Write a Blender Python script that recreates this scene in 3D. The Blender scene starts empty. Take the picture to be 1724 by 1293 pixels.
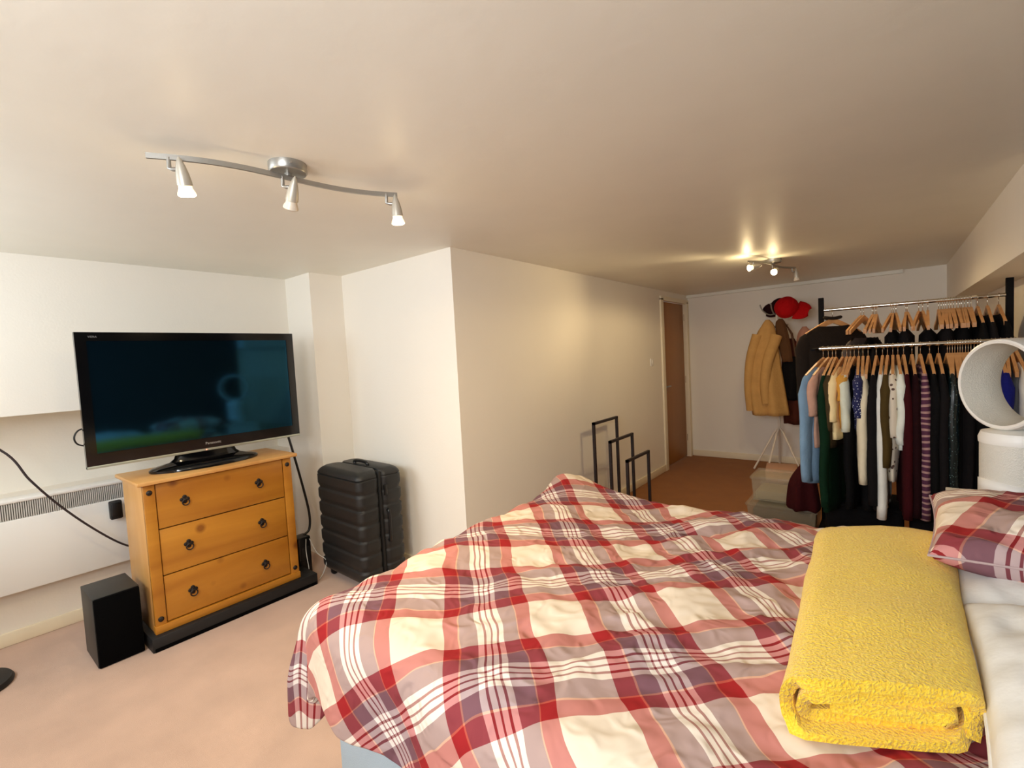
import bpy, bmesh, math, random
from mathutils import Vector, Matrix, noise
random.seed(7)
R = math.radians
sc = bpy.context.scene
COL = sc.collection

# ------------------------------------------------------------------ camera
cd = bpy.data.cameras.new('camera'); cam = bpy.data.objects.new('camera', cd); COL.objects.link(cam)
cd.sensor_width = 36; cd.lens = 797.55 / 1724 * 36; cd.clip_start = .02
yaw, pitch, roll = .676, -.0547, -.0527
fw = Vector((-math.sin(yaw)*math.cos(pitch), math.cos(yaw)*math.cos(pitch), math.sin(pitch)))
rt = fw.cross(Vector((0, 0, 1))).normalized(); up = rt.cross(fw)
r2 = math.cos(roll)*rt + math.sin(roll)*up; u2 = -math.sin(roll)*rt + math.cos(roll)*up
m = Matrix((r2, u2, -fw)).transposed().to_4x4(); m.translation = (0, 0, 1.4461)
cam.matrix_world = m
sc.camera = cam

# ------------------------------------------------------------------ world, daylight, exposure
w = bpy.data.worlds.new('world'); sc.world = w; w.use_nodes = True
w.node_tree.nodes['Background'].inputs[0].default_value = (.75, .86, 1, 1)
w.node_tree.nodes['Background'].inputs[1].default_value = 1.2
sc.view_settings.view_transform = 'Standard'; sc.view_settings.look = 'None'
sc.view_settings.gamma = 1; sc.view_settings.use_curve_mapping = False
sc.view_settings.exposure = 0.2
sc.cycles.max_bounces = 12; sc.cycles.diffuse_bounces = 8; sc.cycles.sample_clamp_indirect = 6

def lamp(name, kind, loc, energy, color, target=None, **kw):
    d = bpy.data.lights.new(name, kind); d.energy = energy; d.color = color
    for k, v in kw.items(): setattr(d, k, v)
    o = bpy.data.objects.new(name, d); COL.objects.link(o); o.location = loc
    if target is not None:
        o.rotation_euler = (Vector(target) - Vector(loc)).to_track_quat('-Z', 'Y').to_euler()
    return o
DAY = (.80, .91, 1)
WARM = (1, .75, .40)
# overcast daylight falling in through the window of the near wall
lamp('window_daylight', 'AREA', (-2.72, -.93, 1.77), 24, DAY, (-2.72, 3, 1.60), shape='RECTANGLE', size=1.5, size_y=.58)
lamp('window_daylight', 'AREA', (-.35, -.93, 1.77), 42, (.92, .96, 1), (-.35, 3, 1.7), shape='RECTANGLE', size=1.1, size_y=.58)

# ------------------------------------------------------------------ materials
def lin(c):
    return tuple(((v/255)/12.92 if v/255 <= .04045 else ((v/255+.055)/1.055)**2.4) for v in c[:3])
MATS = {}
def mat(name, rgb, rough=.6, metal=0, bump=0, bscale=200, var=0, vscale=8, spec=.5, sheen=0, detail=4):
    if name in MATS: return MATS[name]
    M = bpy.data.materials.new(name); M.use_nodes = True
    nt = M.node_tree; b = nt.nodes['Principled BSDF']
    c = lin(rgb)
    b.inputs['Base Color'].default_value = (*c, 1); b.inputs['Roughness'].default_value = rough
    b.inputs['Metallic'].default_value = metal; b.inputs['Specular IOR Level'].default_value = spec
    if sheen: b.inputs['Sheen Weight'].default_value = sheen; b.inputs['Sheen Roughness'].default_value = .6
    tc = None
    if bump or var:
        tc = nt.nodes.new('ShaderNodeTexCoord')
    if var:
        n = nt.nodes.new('ShaderNodeTexNoise'); n.inputs['Scale'].default_value = vscale; n.inputs['Detail'].default_value = 5
        nt.links.new(tc.outputs['Object'], n.inputs['Vector'])
        mp = nt.nodes.new('ShaderNodeMapRange'); mp.inputs['From Min'].default_value = .3; mp.inputs['From Max'].default_value = .7
        mp.inputs['To Min'].default_value = 1 - var; mp.inputs['To Max'].default_value = 1 + var
        nt.links.new(n.outputs['Fac'], mp.inputs['Value'])
        mx = nt.nodes.new('ShaderNodeVectorMath'); mx.operation = 'SCALE'; mx.inputs[0].default_value = c
        nt.links.new(mp.outputs['Result'], mx.inputs['Scale']); nt.links.new(mx.outputs['Vector'], b.inputs['Base Color'])
    if bump:
        n2 = nt.nodes.new('ShaderNodeTexNoise'); n2.inputs['Scale'].default_value = bscale; n2.inputs['Detail'].default_value = detail
        nt.links.new(tc.outputs['Object'], n2.inputs['Vector'])
        bp = nt.nodes.new('ShaderNodeBump'); bp.inputs['Strength'].default_value = bump; bp.inputs['Distance'].default_value = .01
        nt.links.new(n2.outputs['Fac'], bp.inputs['Height']); nt.links.new(bp.outputs['Normal'], b.inputs['Normal'])
    MATS[name] = M
    return M
def emit(name, rgb, strength):
    M = bpy.data.materials.new(name); M.use_nodes = True
    b = M.node_tree.nodes['Principled BSDF']; b.inputs['Base Color'].default_value = (.8, .75, .65, 1)
    b.inputs['Emission Color'].default_value = (*rgb, 1); b.inputs['Emission Strength'].default_value = strength
    return M
def wood(name, c1, c2, scale=6, stretch=(1, .08, 1), rough=.45, knots=True):
    M = bpy.data.materials.new(name); M.use_nodes = True; nt = M.node_tree; b = nt.nodes['Principled BSDF']
    tc = nt.nodes.new('ShaderNodeTexCoord'); mp = nt.nodes.new('ShaderNodeMapping'); mp.inputs['Scale'].default_value = stretch
    nt.links.new(tc.outputs['Object'], mp.inputs['Vector'])
    n = nt.nodes.new('ShaderNodeTexNoise'); n.inputs['Scale'].default_value = scale; n.inputs['Detail'].default_value = 6; n.inputs['Distortion'].default_value = .6
    nt.links.new(mp.outputs['Vector'], n.inputs['Vector'])
    rp = nt.nodes.new('ShaderNodeValToRGB'); rp.color_ramp.elements[0].position = .3; rp.color_ramp.elements[1].position = .7
    rp.color_ramp.elements[0].color = (*lin(c1), 1); rp.color_ramp.elements[1].color = (*lin(c2), 1)
    nt.links.new(n.outputs['Fac'], rp.inputs['Fac']); out = rp.outputs['Color']
    if knots:
        v = nt.nodes.new('ShaderNodeTexVoronoi'); v.inputs['Scale'].default_value = 5.2
        nt.links.new(tc.outputs['Object'], v.inputs['Vector'])
        r3 = nt.nodes.new('ShaderNodeValToRGB'); r3.color_ramp.elements[0].position = .07; r3.color_ramp.elements[0].color = (.35, .22, .12, 1)
        r3.color_ramp.elements[1].position = .17; r3.color_ramp.elements[1].color = (1, 1, 1, 1)
        nt.links.new(v.outputs['Distance'], r3.inputs['Fac'])
        mx = nt.nodes.new('ShaderNodeMix'); mx.data_type = 'RGBA'; mx.blend_type = 'MULTIPLY'; mx.inputs[0].default_value = .8
        nt.links.new(out, mx.inputs[6]); nt.links.new(r3.outputs['Color'], mx.inputs[7]); out = mx.outputs[2]
    nt.links.new(out, b.inputs['Base Color']); b.inputs['Roughness'].default_value = rough
    return M
def plaid(name, period=.43, ox=0, oy=0, rot=45, tint=1.0, coord='UV'):
    """woven check: the same stripe sequence in warp and weft, mixed half and half"""
    M = bpy.data.materials.new(name); M.use_nodes = True; nt = M.node_tree; b = nt.nodes['Principled BSDF']
    tc = nt.nodes.new('ShaderNodeTexCoord'); mp = nt.nodes.new('ShaderNodeMapping')
    mp.inputs['Rotation'].default_value = (0, 0, R(rot)); mp.inputs['Scale'].default_value = (1/period,)*3
    mp.inputs['Location'].default_value = (ox, oy, 0)
    nt.links.new(tc.outputs[coord], mp.inputs['Vector'])
    sx = nt.nodes.new('ShaderNodeSeparateXYZ'); nt.links.new(mp.outputs['Vector'], sx.inputs[0])
    cream, red, mauve, white, line, org = (244, 226, 202), (164, 40, 42), (126, 88, 96), (248, 238, 228), (122, 44, 48), (214, 132, 100)
    seq = [(0, cream), (.37, red), (.475, org), (.485, mauve), (.60, white), (.640, line), (.655, white), (.684, line), (.699, white), (.728, line), (.743, white), (.78, mauve), (.888, org), (.898, red)]
    outs = []
    for ax in (0, 1):
        fr = nt.nodes.new('ShaderNodeMath'); fr.operation = 'FRACT'; nt.links.new(sx.outputs[ax], fr.inputs[0])
        rp = nt.nodes.new('ShaderNodeValToRGB'); cr = rp.color_ramp; cr.interpolation = 'CONSTANT'
        while len(cr.elements) < len(seq): cr.elements.new(.5)
        for e, (p_, c_) in zip(cr.elements, seq): e.position = p_
        for e, (p_, c_) in zip(cr.elements, seq): e.color = (c_[0]/255*tint, c_[1]/255*tint, c_[2]/255*tint, 1)
        nt.links.new(fr.outputs[0], rp.inputs['Fac']); outs.append(rp.outputs['Color'])
    mx = nt.nodes.new('ShaderNodeMix'); mx.data_type = 'RGBA'; mx.inputs[0].default_value = .5
    nt.links.new(outs[0], mx.inputs[6]); nt.links.new(outs[1], mx.inputs[7])
    g = nt.nodes.new('ShaderNodeGamma'); g.inputs['Gamma'].default_value = 2.2
    nt.links.new(mx.outputs[2], g.inputs['Color']); nt.links.new(g.outputs['Color'], b.inputs['Base Color'])
    b.inputs['Roughness'].default_value = .85; b.inputs['Specular IOR Level'].default_value = .2
    n2 = nt.nodes.new('ShaderNodeTexNoise'); n2.inputs['Scale'].default_value = 13; n2.inputs['Detail'].default_value = 4; n2.inputs['Distortion'].default_value = 1.2; n2.noise_type = 'RIDGED_MULTIFRACTAL'
    nt.links.new(tc.outputs['Object'], n2.inputs['Vector'])
    bp = nt.nodes.new('ShaderNodeBump'); bp.inputs['Strength'].default_value = .6; bp.inputs['Distance'].default_value = .018
    nt.links.new(n2.outputs['Fac'], bp.inputs['Height']); nt.links.new(bp.outputs['Normal'], b.inputs['Normal'])
    return M

paint = mat('wall_paint', (240, 234, 222), .75, bump=.06, bscale=90, var=.012, vscale=2)
ceil_m = mat('ceiling_paint', (236, 234, 222), .45, bump=.10, bscale=14, var=.02, vscale=3)
reflection_dark = mat('reflection_dark', (34, 36, 40), .8)  # dark tone added on an unseen wall so the television mirrors something dark
skirt_m = mat('skirting_paint', (238, 226, 198), .45)
carpet = mat('carpet', (196, 164, 144), .95, bump=.35, bscale=500, var=.08, vscale=5, sheen=.2, spec=.1)
carpet2 = mat('hall_carpet', (148, 92, 34), .95, bump=.35, bscale=500, var=.07, vscale=7, sheen=.1, spec=.1)
door_m = wood('door_wood', (150, 98, 44), (166, 112, 54), 3, (1, 1, .1), .45, False)
pine = wood('pine_wood', (166, 104, 26), (200, 138, 46), 7, (1, .12, 1), .4)
pine_side = wood('pine_side', (200, 144, 78), (214, 164, 98), 7, (1, 1, .12), .4)
black = mat('black_plastic', (16, 16, 17), .35)
blackm = mat('black_matt', (24, 24, 25), .55, bump=.1, bscale=300)
cloth_black = mat('speaker_cloth', (8, 8, 9), .95, spec=.05)
case_m = mat('case_shell', (25, 26, 26), .45, bump=.25, bscale=420)
silver = mat('brushed_silver', (168, 166, 160), .35, .75)
chrome = mat('chrome', (225, 222, 214), .12, 1)
white_pl = mat('white_plastic', (240, 238, 232), .35)
iron = mat('dark_iron', (34, 27, 24), .5, .3)
frame_m = mat('dark_frame', (36, 28, 32), .45)
divan_m = mat('divan_fabric', (176, 192, 202), .9, bump=.4, bscale=500)
matt_m = mat('mattress_fabric', (235, 232, 226), .9)
linen = mat('white_linen', (222, 220, 215), .85, bump=.5, bscale=12, detail=6)
hang_m = wood('hanger_wood', (186, 130, 78), (212, 160, 104), 12, (1, 1, 1), .45, False)
bulb_on = emit('bulb_glow', (1, .80, .52), 14)
bulb_glass = emit('bulb_glass', (1, .74, .42), 1.6)
bulb_off = mat('bulb_off', (214, 206, 190), .4)

# ------------------------------------------------------------------ mesh helpers
def link(name, bm, m, parent=None, smooth=False, auto=None):
    me = bpy.data.meshes.new(name); bmesh.ops.recalc_face_normals(bm, faces=bm.faces); bm.to_mesh(me); bm.free()
    if m is not None: me.materials.append(m)
    if smooth:
        me.polygons.foreach_set('use_smooth', [True]*len(me.polygons))
        if auto: me.set_sharp_from_angle(angle=R(auto))
    o = bpy.data.objects.new(name, me); COL.objects.link(o)
    if parent is not None: o.parent = parent
    return o
def tag(o, label=None, cat=None, group=None, kind=None):
    if label: o['label'] = label
    if cat: o['category'] = cat
    if group: o['group'] = group
    if kind: o['kind'] = kind
    return o
def thing(name, label, cat, loc=(0, 0, 0), rz=0, group=None):
    o = bpy.data.objects.new(name, None); COL.objects.link(o); o.location = loc; o.rotation_euler = (0, 0, rz); o.empty_display_size = .05
    return tag(o, label, cat, group)
def bx(bm, x0, x1, y0, y1, z0, z1, bev=0, seg=2, M=None):
    vs = [bm.verts.new((x, y, z)) for x in (x0, x1) for y in (y0, y1) for z in (z0, z1)]
    f = [(0, 1, 3, 2), (4, 6, 7, 5), (0, 4, 5, 1), (2, 3, 7, 6), (0, 2, 6, 4), (1, 5, 7, 3)]
    fs = [bm.faces.new([vs[i] for i in q]) for q in f]
    geom = vs
    if bev:
        es = list({e for q in fs for e in q.edges})
        r = bmesh.ops.bevel(bm, geom=es, offset=bev, segments=seg, affect='EDGES', profile=.5)
        geom = list({v for v in vs if v.is_valid} | set(r['verts']))
    if M is not None: bmesh.ops.transform(bm, matrix=M, verts=[v for v in geom if v.is_valid])
    return bm
def box(name, m, parent, x0, x1, y0, y1, z0, z1, bev=0, seg=2):
    return link(name, bx(bmesh.new(), x0, x1, y0, y1, z0, z1, bev, seg), m, parent, bool(bev), 40 if bev else None)
def tube(bm, pts, r, n=8, cap=True, closed=False):
    P = [Vector(p) for p in pts]; rr = r if isinstance(r, (list, tuple)) else [r]*len(P)
    rings = []; prev = None; L = len(P)
    for i, p in enumerate(P):
        if closed: t = P[(i+1) % L] - P[i-1]
        else: t = P[min(i+1, L-1)] - P[max(i-1, 0)]
        t.normalize()
        if prev is None:
            a = Vector((0, 0, 1)) if abs(t.z) < .9 else Vector((1, 0, 0))
            u = t.cross(a).normalized()
        else:
            u = (prev - t*prev.dot(t)).normalized()
        prev = u; v = t.cross(u)
        rings.append([bm.verts.new(p + (u*math.cos(2*math.pi*k/n) + v*math.sin(2*math.pi*k/n))*rr[i]) for k in range(n)])
    for i in range(L if closed else L-1):
        a, b = rings[i], rings[(i+1) % L]
        for k in range(n): bm.faces.new((a[k], a[(k+1) % n], b[(k+1) % n], b[k]))
    if cap and not closed:
        bm.faces.new(rings[0][::-1]); bm.faces.new(rings[-1])
    return bm
def tubeo(name, m, parent, pts, r, n=8, closed=False):
    return link(name, tube(bmesh.new(), pts, r, n, True, closed), m, parent, True, 50)
def lathe(bm, prof, n=24, M=None, cap=True):
    """prof: list of (radius, z)"""
    rings = []
    for r, z in prof:
        ring = []
        for k in range(n):
            v = Vector((max(r, 1e-4)*math.cos(2*math.pi*k/n), max(r, 1e-4)*math.sin(2*math.pi*k/n), z))
            ring.append(bm.verts.new(M @ v if M is not None else v))
        rings.append(ring)
    for a, b in zip(rings, rings[1:]):
        for k in range(n): bm.faces.new((a[k], a[(k+1) % n], b[(k+1) % n], b[k]))
    if cap:
        bm.faces.new(rings[0][::-1]); bm.faces.new(rings[-1])
    return bm
def lathe_o(name, m, parent, prof, n=24, M=None, cap=True):
    return link(name, lathe(bmesh.new(), prof, n, M, cap), m, parent, True, 40)
def loft(bm, rings, cap=True):
    V = [[bm.verts.new(p) for p in r] for r in rings]
    n = len(V[0])
    for a, b in zip(V, V[1:]):
        for k in range(n): bm.faces.new((a[k], a[(k+1) % n], b[(k+1) % n], b[k]))
    if cap:
        bm.faces.new(V[0][::-1]); bm.faces.new(V[-1])
    return V
def curve_pts(ctrl, n=8):
    """catmull-rom through ctrl"""
    P = [Vector(c) for c in ctrl]; P = [2*P[0]-P[1]] + P + [2*P[-1]-P[-2]]; out = []
    for i in range(1, len(P)-2):
        for k in range(n):
            t = k/n; a, b, c, d = P[i-1], P[i], P[i+1], P[i+2]
            out.append(.5*((2*b) + (c-a)*t + (2*a-5*b+4*c-d)*t*t + (3*b-a-3*c+d)*t**3))
    out.append(P[-2]); return out
def struct(name, m, x0, x1, *a, **k):
    o = box(name, m, None, min(x0, x1), max(x0, x1), *a, **k); o['kind'] = 'structure'; return o
def nz(x, y=0, z=0): return noise.noise(Vector((x, y, z)))

# ------------------------------------------------------------------ the room
H = 2.15
YN, YB, XR = -1.0, 6.48, .65
XL, XLL, XM, YM = -3.69, -3.84, -2.118, 2.103
tag(struct('floor', carpet, -4.2, .80, YN-.15, 2.9, -.1, 0), 'pale pink beige carpet around the bed')
tag(struct('floor', carpet2, -2.25, .80, 2.9, 6.65, -.1, 0), 'brown carpet in the far part of the room')
struct('ceiling', ceil_m, -4.2, .80, YN-.15, 6.65, H, H+.1)
tag(struct('wall_left', paint, -4.2, XL, YN-.15, 1.95, 1.276, H), 'upper white wall overhanging above the heater')
tag(struct('wall_left', paint, -4.2, XLL, YN-.15, 1.95, 0, .815), 'lower white wall carrying the heater')
tag(struct('wall_left', paint, -4.2, -4.03, YN-.15, 1.95, .815, 1.276), 'shaded back of the long niche above the heater')
tag(struct('wall_pier', paint, -4.2, -3.327, 1.838, YM+.05, 0, H), 'narrow white pier in the corner behind the suitcase')
tag(struct('wall_middle', paint, -4.2, XM, YM, 5.545, 0, H), 'boxed-out white wall with its long side running to the door')
tag(struct('wall_middle', paint, -2.30, XM, 5.545, 6.65, 2.062, H), 'strip of wall above the door')
tag(struct('wall_middle', paint, -2.30, XM, 6.40, 6.65, 0, 2.062), 'strip of wall beside the door hinges')
struct('wall_back', paint, XM, .80, YB, 6.65, 0, H)
struct('wall_right', paint, XR, .80, 2.76, YB, 0, H)
tag(struct('wall_right', reflection_dark, XR-.02, .80, YN-.15, 2.76, 0, H), 'unseen wall at the head of the bed, darkened for the television reflection')  # out of view, coloured dark only for the screen's reflection
tag(struct('trim_1', paint, .443, XR, 2.78, YB, 1.78, H), 'boxed-in white beam under the ceiling along the right wall')
tag(struct('trim_2', ceil_m, XM, .105, YB-.05, YB, H-.035, H), 'shallow boxing where ceiling meets back wall')
# near wall with window opening
wx0, wx1, wz0, wz1 = -3.5, -1.95, 1.46, 2.08
vx0, vx1 = -.93, .23
struct('wall_near', paint, -4.2, wx0, YN-.15, YN, 0, H)
struct('wall_near', paint, wx1, vx0, YN-.15, YN, 0, H)
struct('wall_near', paint, vx1, .80, YN-.15, YN, 0, H)
for a, b_ in ((wx0, wx1), (vx0, vx1)):
    struct('wall_near', paint, a, b_, YN-.15, YN, 0, wz0)
    struct('wall_near', paint, a, b_, YN-.15, YN, wz1, H)
for nm, a, b_ in (('window_1', wx0, wx1), ('window_2', vx0, vx1)):
    wf = bpy.data.objects.new(nm, None); COL.objects.link(wf); wf.location = (a, YN-.1, wz0)
    tag(wf, 'white framed window in the near wall ' + ('beside the heater' if nm == 'window_1' else 'facing the bed'), kind='structure')
    for x in (0, (b_-a)/2-.02, b_-a-.04): box('frame_upright', white_pl, wf, x, x+.04, -.02, .02, 0, wz1-wz0)
    for z in (0, wz1-wz0-.04): box('frame_rail', white_pl, wf, .04, b_-a-.04, -.02, .02, z, z+.04)
# skirting
tag(struct('baseboard_left', skirt_m, XLL, XLL+.018, YN, 1.838, 0, .075, bev=.006), 'cream skirting below the heater')
tag(struct('baseboard_front', skirt_m, -3.327, XM, YM-.016, YM, 0, .08, bev=.006), 'cream skirting behind the suitcase')
tag(struct('baseboard_middle', skirt_m, XM, XM+.016, YM-.016, 5.49, 0, .08, bev=.006), 'cream skirting running to the door')
tag(struct('baseboard_back', skirt_m, XM+.02, XR, YB-.016, YB, 0, .08, bev=.006), 'cream skirting along the back wall')
# door
d = bpy.data.objects.new('door_1', None); COL.objects.link(d); d.location = (-2.155, 5.56, 0); tag(d, 'flat brown wooden door near the far corner', kind='structure')
box('leaf', door_m, d, -.04, 0, .012, .83, .01, 2.035, .003)
for z in (.26, 1.04, 1.86):
    tubeo('hinge', mat('brass', (120, 84, 40), .4, .6), d, [(.012, .835, z-.045), (.012, .835, z+.045)], .011)
bm = bmesh.new(); lathe(bm, [(.024, 0), (.024, .006), (.01, .01), (.01, .04)], 16, Matrix.Translation((0, .07, 1.0)) @ Matrix.Rotation(R(90), 4, 'Y'))
tube(bm, [(.045, .07, 1.0), (.045, .18, 1.0)], .009); link('handle', bm, silver, d, True, 40)
for nm, y0, y1 in (('trim_3', 5.49, 5.572), ('trim_4', 6.385, 6.45)):
    tag(struct(nm, skirt_m, -2.16, XM+.018, y0, y1, 0, 2.062, bev=.005), 'cream door frame upright ' + ('beside the light switch' if nm == 'trim_3' else 'at the hinges'))
tag(struct('trim_5', skirt_m, -2.16, XM+.018, 5.49, 6.45, 2.036, 2.085, bev=.005), 'cream door frame head')
# light switch
t = thing('light_switch', 'white light switch plate on the wall left of the door', 'light switch', (XM, 5.187, 1.314))
box('plate', white_pl, t, 0, .01, -.043, .043, -.043, .043, .004)
box('rocker', white_pl, t, .01, .016, -.012, .012, -.02, .02, .003)

# ------------------------------------------------------------------ heater on left wall
t = thing('panel_heater', 'long white panel heater with a slotted grille on the left wall', 'heater', (XLL, -.6, .31))
L = 2.1
box('panel', white_pl, t, .012, .11, 0, L, .0, .40, .006)
box('cap', white_pl, t, .008, .113, -.004, L+.004, .49, .512, .008)
box('recess', mat('heater_dark', (120, 118, 112), .7), t, .012, .094, .004, L-.004, .40, .49)
bm = bmesh.new()
k = 0
while k*.0090 < L-.01:
    bx(bm, .094, .106, .004+k*.0090, 0.0090+k*.0090, .40, .49); k += 1
tag(link('grille_slats', bm, mat('slat_paint', (206, 203, 196), .5), t), kind='stuff')

# ------------------------------------------------------------------ track lights
def track_light(loc, rz, heads, label, power, glow, cone=130):
    """wavy rail of spots; local frame: +y along the rail, origin on the ceiling"""
    t = thing('track_light', label, 'ceiling light', loc, rz)
    lathe_o('ceiling_plate', silver, t, [(.0, 0), (.062, 0), (.062, -.026), (.058, -.031), (0, -.031)], 32)
    lathe_o('screw', silver, t, [(0, 0), (.004, 0), (.004, .003), (0, .003)], 8, Matrix.Translation((.062, 0, -.015)) @ Matrix.Rotation(R(90), 4, 'Y'))
    pts = []
    for i in range(41):
        y = -.39 + .78*i/40
        pts.append((-.038*math.sin(y/.39*math.pi*.9), y, -.045))
    bm = bmesh.new(); rings = []
    for i, p in enumerate(pts):
        a = Vector(pts[min(i+1, 40)]) - Vector(pts[max(i-1, 0)]); a.normalize(); s = Vector((a.y, -a.x, 0))
        P = Vector(p); rings.append([P+s*.004+Vector((0, 0, .008)), P-s*.004+Vector((0, 0, .008)), P-s*.004-Vector((0, 0, .008)), P+s*.004-Vector((0, 0, .008))])
    loft(bm, rings); link('rail', bm, silver, t)
    lathe_o('stem', silver, t, [(.012, -.03), (.012, -.04)], 12)
    for (y, aim, on) in heads:
        x = -.038*math.sin(y/.39*math.pi*.9)
        tubeo('bracket', silver, t, [(x, y, -.045), (x, y, -.078), (x+.006, y+.008, -.082), (x+.014, y+.024, -.082)], .006, 8)
        A = Vector(aim).normalized()                      # direction the lamp shines, local
        q = A.to_track_quat('-Z', 'Y').to_matrix().to_4x4()
        o_ = Vector((x, y, -.082)) + Vector((.018, .030, 0))
        M = Matrix.Translation(o_) @ q
        h = lathe_o('lamp_head', mat('lamp_holder', (190, 184, 170), .4, .35), t, [(.001, .036), (.007, .026), (.013, .008), (.018, -.015), (.0205, -.035), (.021, -.046), (.019, -.047)], 20, M)
        b_ = lathe_o('bulb', bulb_glass if on else mat('bulb_body', (225, 214, 196), .35), h, [(.018, -.045), (.0185, -.054), (.024, -.066), (.0255, -.073), (.0235, -.0745)], 20, M, True)
        lathe_o('bulb_face', bulb_on if on else bulb_off, h, [(0, -.0735), (.0225, -.0735), (.0245, -.0745), (.019, -.0785), (0, -.0795)], 20, M)
        if on:
            tw = Matrix.Translation(Vector(loc)) @ Matrix.Rotation(rz, 4, 'Z')
            p0 = tw @ (o_ + A*.083); p1 = tw @ (o_ + A*1.0)
            lamp('bulb_light', 'SPOT', p0, power, WARM, p1, spot_size=R(cone), spot_blend=1, shadow_soft_size=.022)
            lamp('bulb_glow', 'POINT', p0, glow*.4, WARM, shadow_soft_size=.02)
            lamp('bulb_spill', 'SPOT', p0, glow*2.6, WARM, p0 - Vector((0, 0, 1)), spot_size=R(178), spot_blend=.25, shadow_soft_size=.022)
rz1 = math.atan2(-.246, .735)
track_light((-1.615, .845, H), rz1, [(-.335, (-.25, .12, -.9), True), (-.02, (-.45, -.1, -.75), False), (.35, (-.1, .1, -1), True)], 'silver wavy three-spot ceiling light above the television', 27, 2.6)
track_light((-.76, 4.50, H), rz1, [(-.335, (-.5, -.95, -.19), True), (-.02, (.15, -.9, -.45), True), (.35, (0, .1, -1), False)], 'silver three-spot ceiling light at the back above the clothes rack', 26, 6.5, 70)

# ------------------------------------------------------------------ chest of drawers, TV, speaker
t = thing('base_plank', 'black flat plinth on the carpet under the pine chest', 'plinth', (-3.02, .655, 0))
box('plank', blackm, t, -.46, 0, 0, .915, 0, .075, .004)
box('foot_strip', cloth_black, t, -.44, .002, .01, .905, 0, .02)
C0 = (-3.06, .685, .076)
t = thing('chest_of_drawers', 'pine chest of three drawers with dark iron pulls', 'chest of drawers', C0)
CW, CH, CDp = .785, .805, .40
box('side_panel', pine_side, t, -CDp, -.012, 0, .022, 0, CH, .002)
box('side_panel', pine_side, t, -CDp, -.012, CW-.022, CW, 0, CH, .002)
box('back_panel', pine_side, t, -CDp, -CDp+.01, .022, CW-.022, .02, CH)
box('stile', pine, t, -.022, 0, 0, .052, 0, CH, .003)
box('stile', pine, t, -.022, 0, CW-.052, CW, 0, CH, .003)
box('bottom_rail', pine, t, -.03, .008, -.004, CW+.004, 0, .042, .004)
box('top', pine_side, t, -CDp-.01, .035, -.03, CW+.03, CH, CH+.022, .006)
for y in (.026, CW-.026):
    for z in (CH-.045, .075):
        lathe_o('stud', iron, t, [(.014, 0), (.014, .003), (.008, .008), (0, .009)], 12, Matrix.Translation((0, y, z)) @ Matrix.Rotation(R(90), 4, 'Y'))
zs = [.045, .298, .552, .80]
for i in range(3):
    dr = box('drawer', pine, t, -.02, -.004, .056, CW-.056, zs[i]+.003, zs[i+1]-.003, .003)
    box('gap', mat('gap', (52, 30, 14), .9), t, -.024, -.0195, .05, CW-.05, zs[i+1]-.006, zs[i+1]+.006)
    for y in (.183, .578):
        zc = (zs[i]+zs[i+1])/2 + (.01 if i else 0)
        M = Matrix.Translation((-.004, y, zc)) @ Matrix.Rotation(R(90), 4, 'Y')
        bm = bmesh.new()
        for k in range(4):
            a = k*math.pi/2 + math.pi/4*0
            lathe(bm, [(.011, 0), (.011, .004), (.006, .007)], 10, M @ Matrix.Translation((.013*math.cos(a), .013*math.sin(a), 0)))
        lathe(bm, [(.012, 0), (.012, .006), (.007, .014), (0, .016)], 12, M)
        pts = [(.016, y+.017*math.sin(a), zc-.014-.017*math.cos(a)+.0) for a in [2*math.pi*k/16 for k in range(16)]]
        tube(bm, pts, .0035, 6, True, True)
        link('pull', bm, iron, dr, True, 40)

TX = -3.20
t = thing('television', 'large black flat-screen television standing on the pine chest', 'television', (TX, 1.055, .904))
yl, yh, z0, z1 = -.555, .56, .086, .788
glass = bpy.data.materials.new('screen_glass'); glass.use_nodes = True
b = glass.node_tree.nodes['Principled BSDF']; b.inputs['Base Color'].default_value = (.0012, .0032, .0042, 1); b.inputs['Roughness'].default_value = .06
b.inputs['IOR'].default_value = 1.9; b.inputs['Specular IOR Level'].default_value = .95; b.inputs['Specular Tint'].default_value = (.10, .50, 1, 1)
gl = mat('bezel_gloss', (7, 7, 9), .12)
bm = bmesh.new()
for a in ((yl, yl+.045, z0, z1), (yh-.045, yh, z0, z1), (yl+.045, yh-.045, z1-.045, z1), (yl+.045, yh-.045, z0+.014, z0+.075)):
    bx(bm, -.03, 0, *a)
link('bezel', bm, gl, t)
box('screen', glass, t, -.02, -.004, yl+.044, yh-.044, z0+.07, z1-.04)
box('trim_strip', mat('tv_trim', (176, 178, 160), .3, .5), t, -.03, .003, yl, yh, z0, z0+.014, .003)
box('back_shell', black, t, -.085, -.03, yl+.006, yh-.006, z0+.006, z1-.006, .02)
box('back_bulge', black, t, -.12, -.085, -.3, .3, z0+.1, z1-.15, .03)
bm = bmesh.new()
rings = []
for rr_, z in ((1, 0), (1, .012), (.96, .02), (.80, .030), (.66, .042), (.58, .06), (.54, .09)):
    sx_ = .15*rr_ if rr_ > .7 else .06*rr_; rings.append([(-.055 + max(sx_, .03)*math.cos(a), .29*rr_*math.sin(a), z) for a in [2*math.pi*k/40 for k in range(40)]])
loft(bm, rings); link('stand', bm, gl, t, True, 40)
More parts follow.
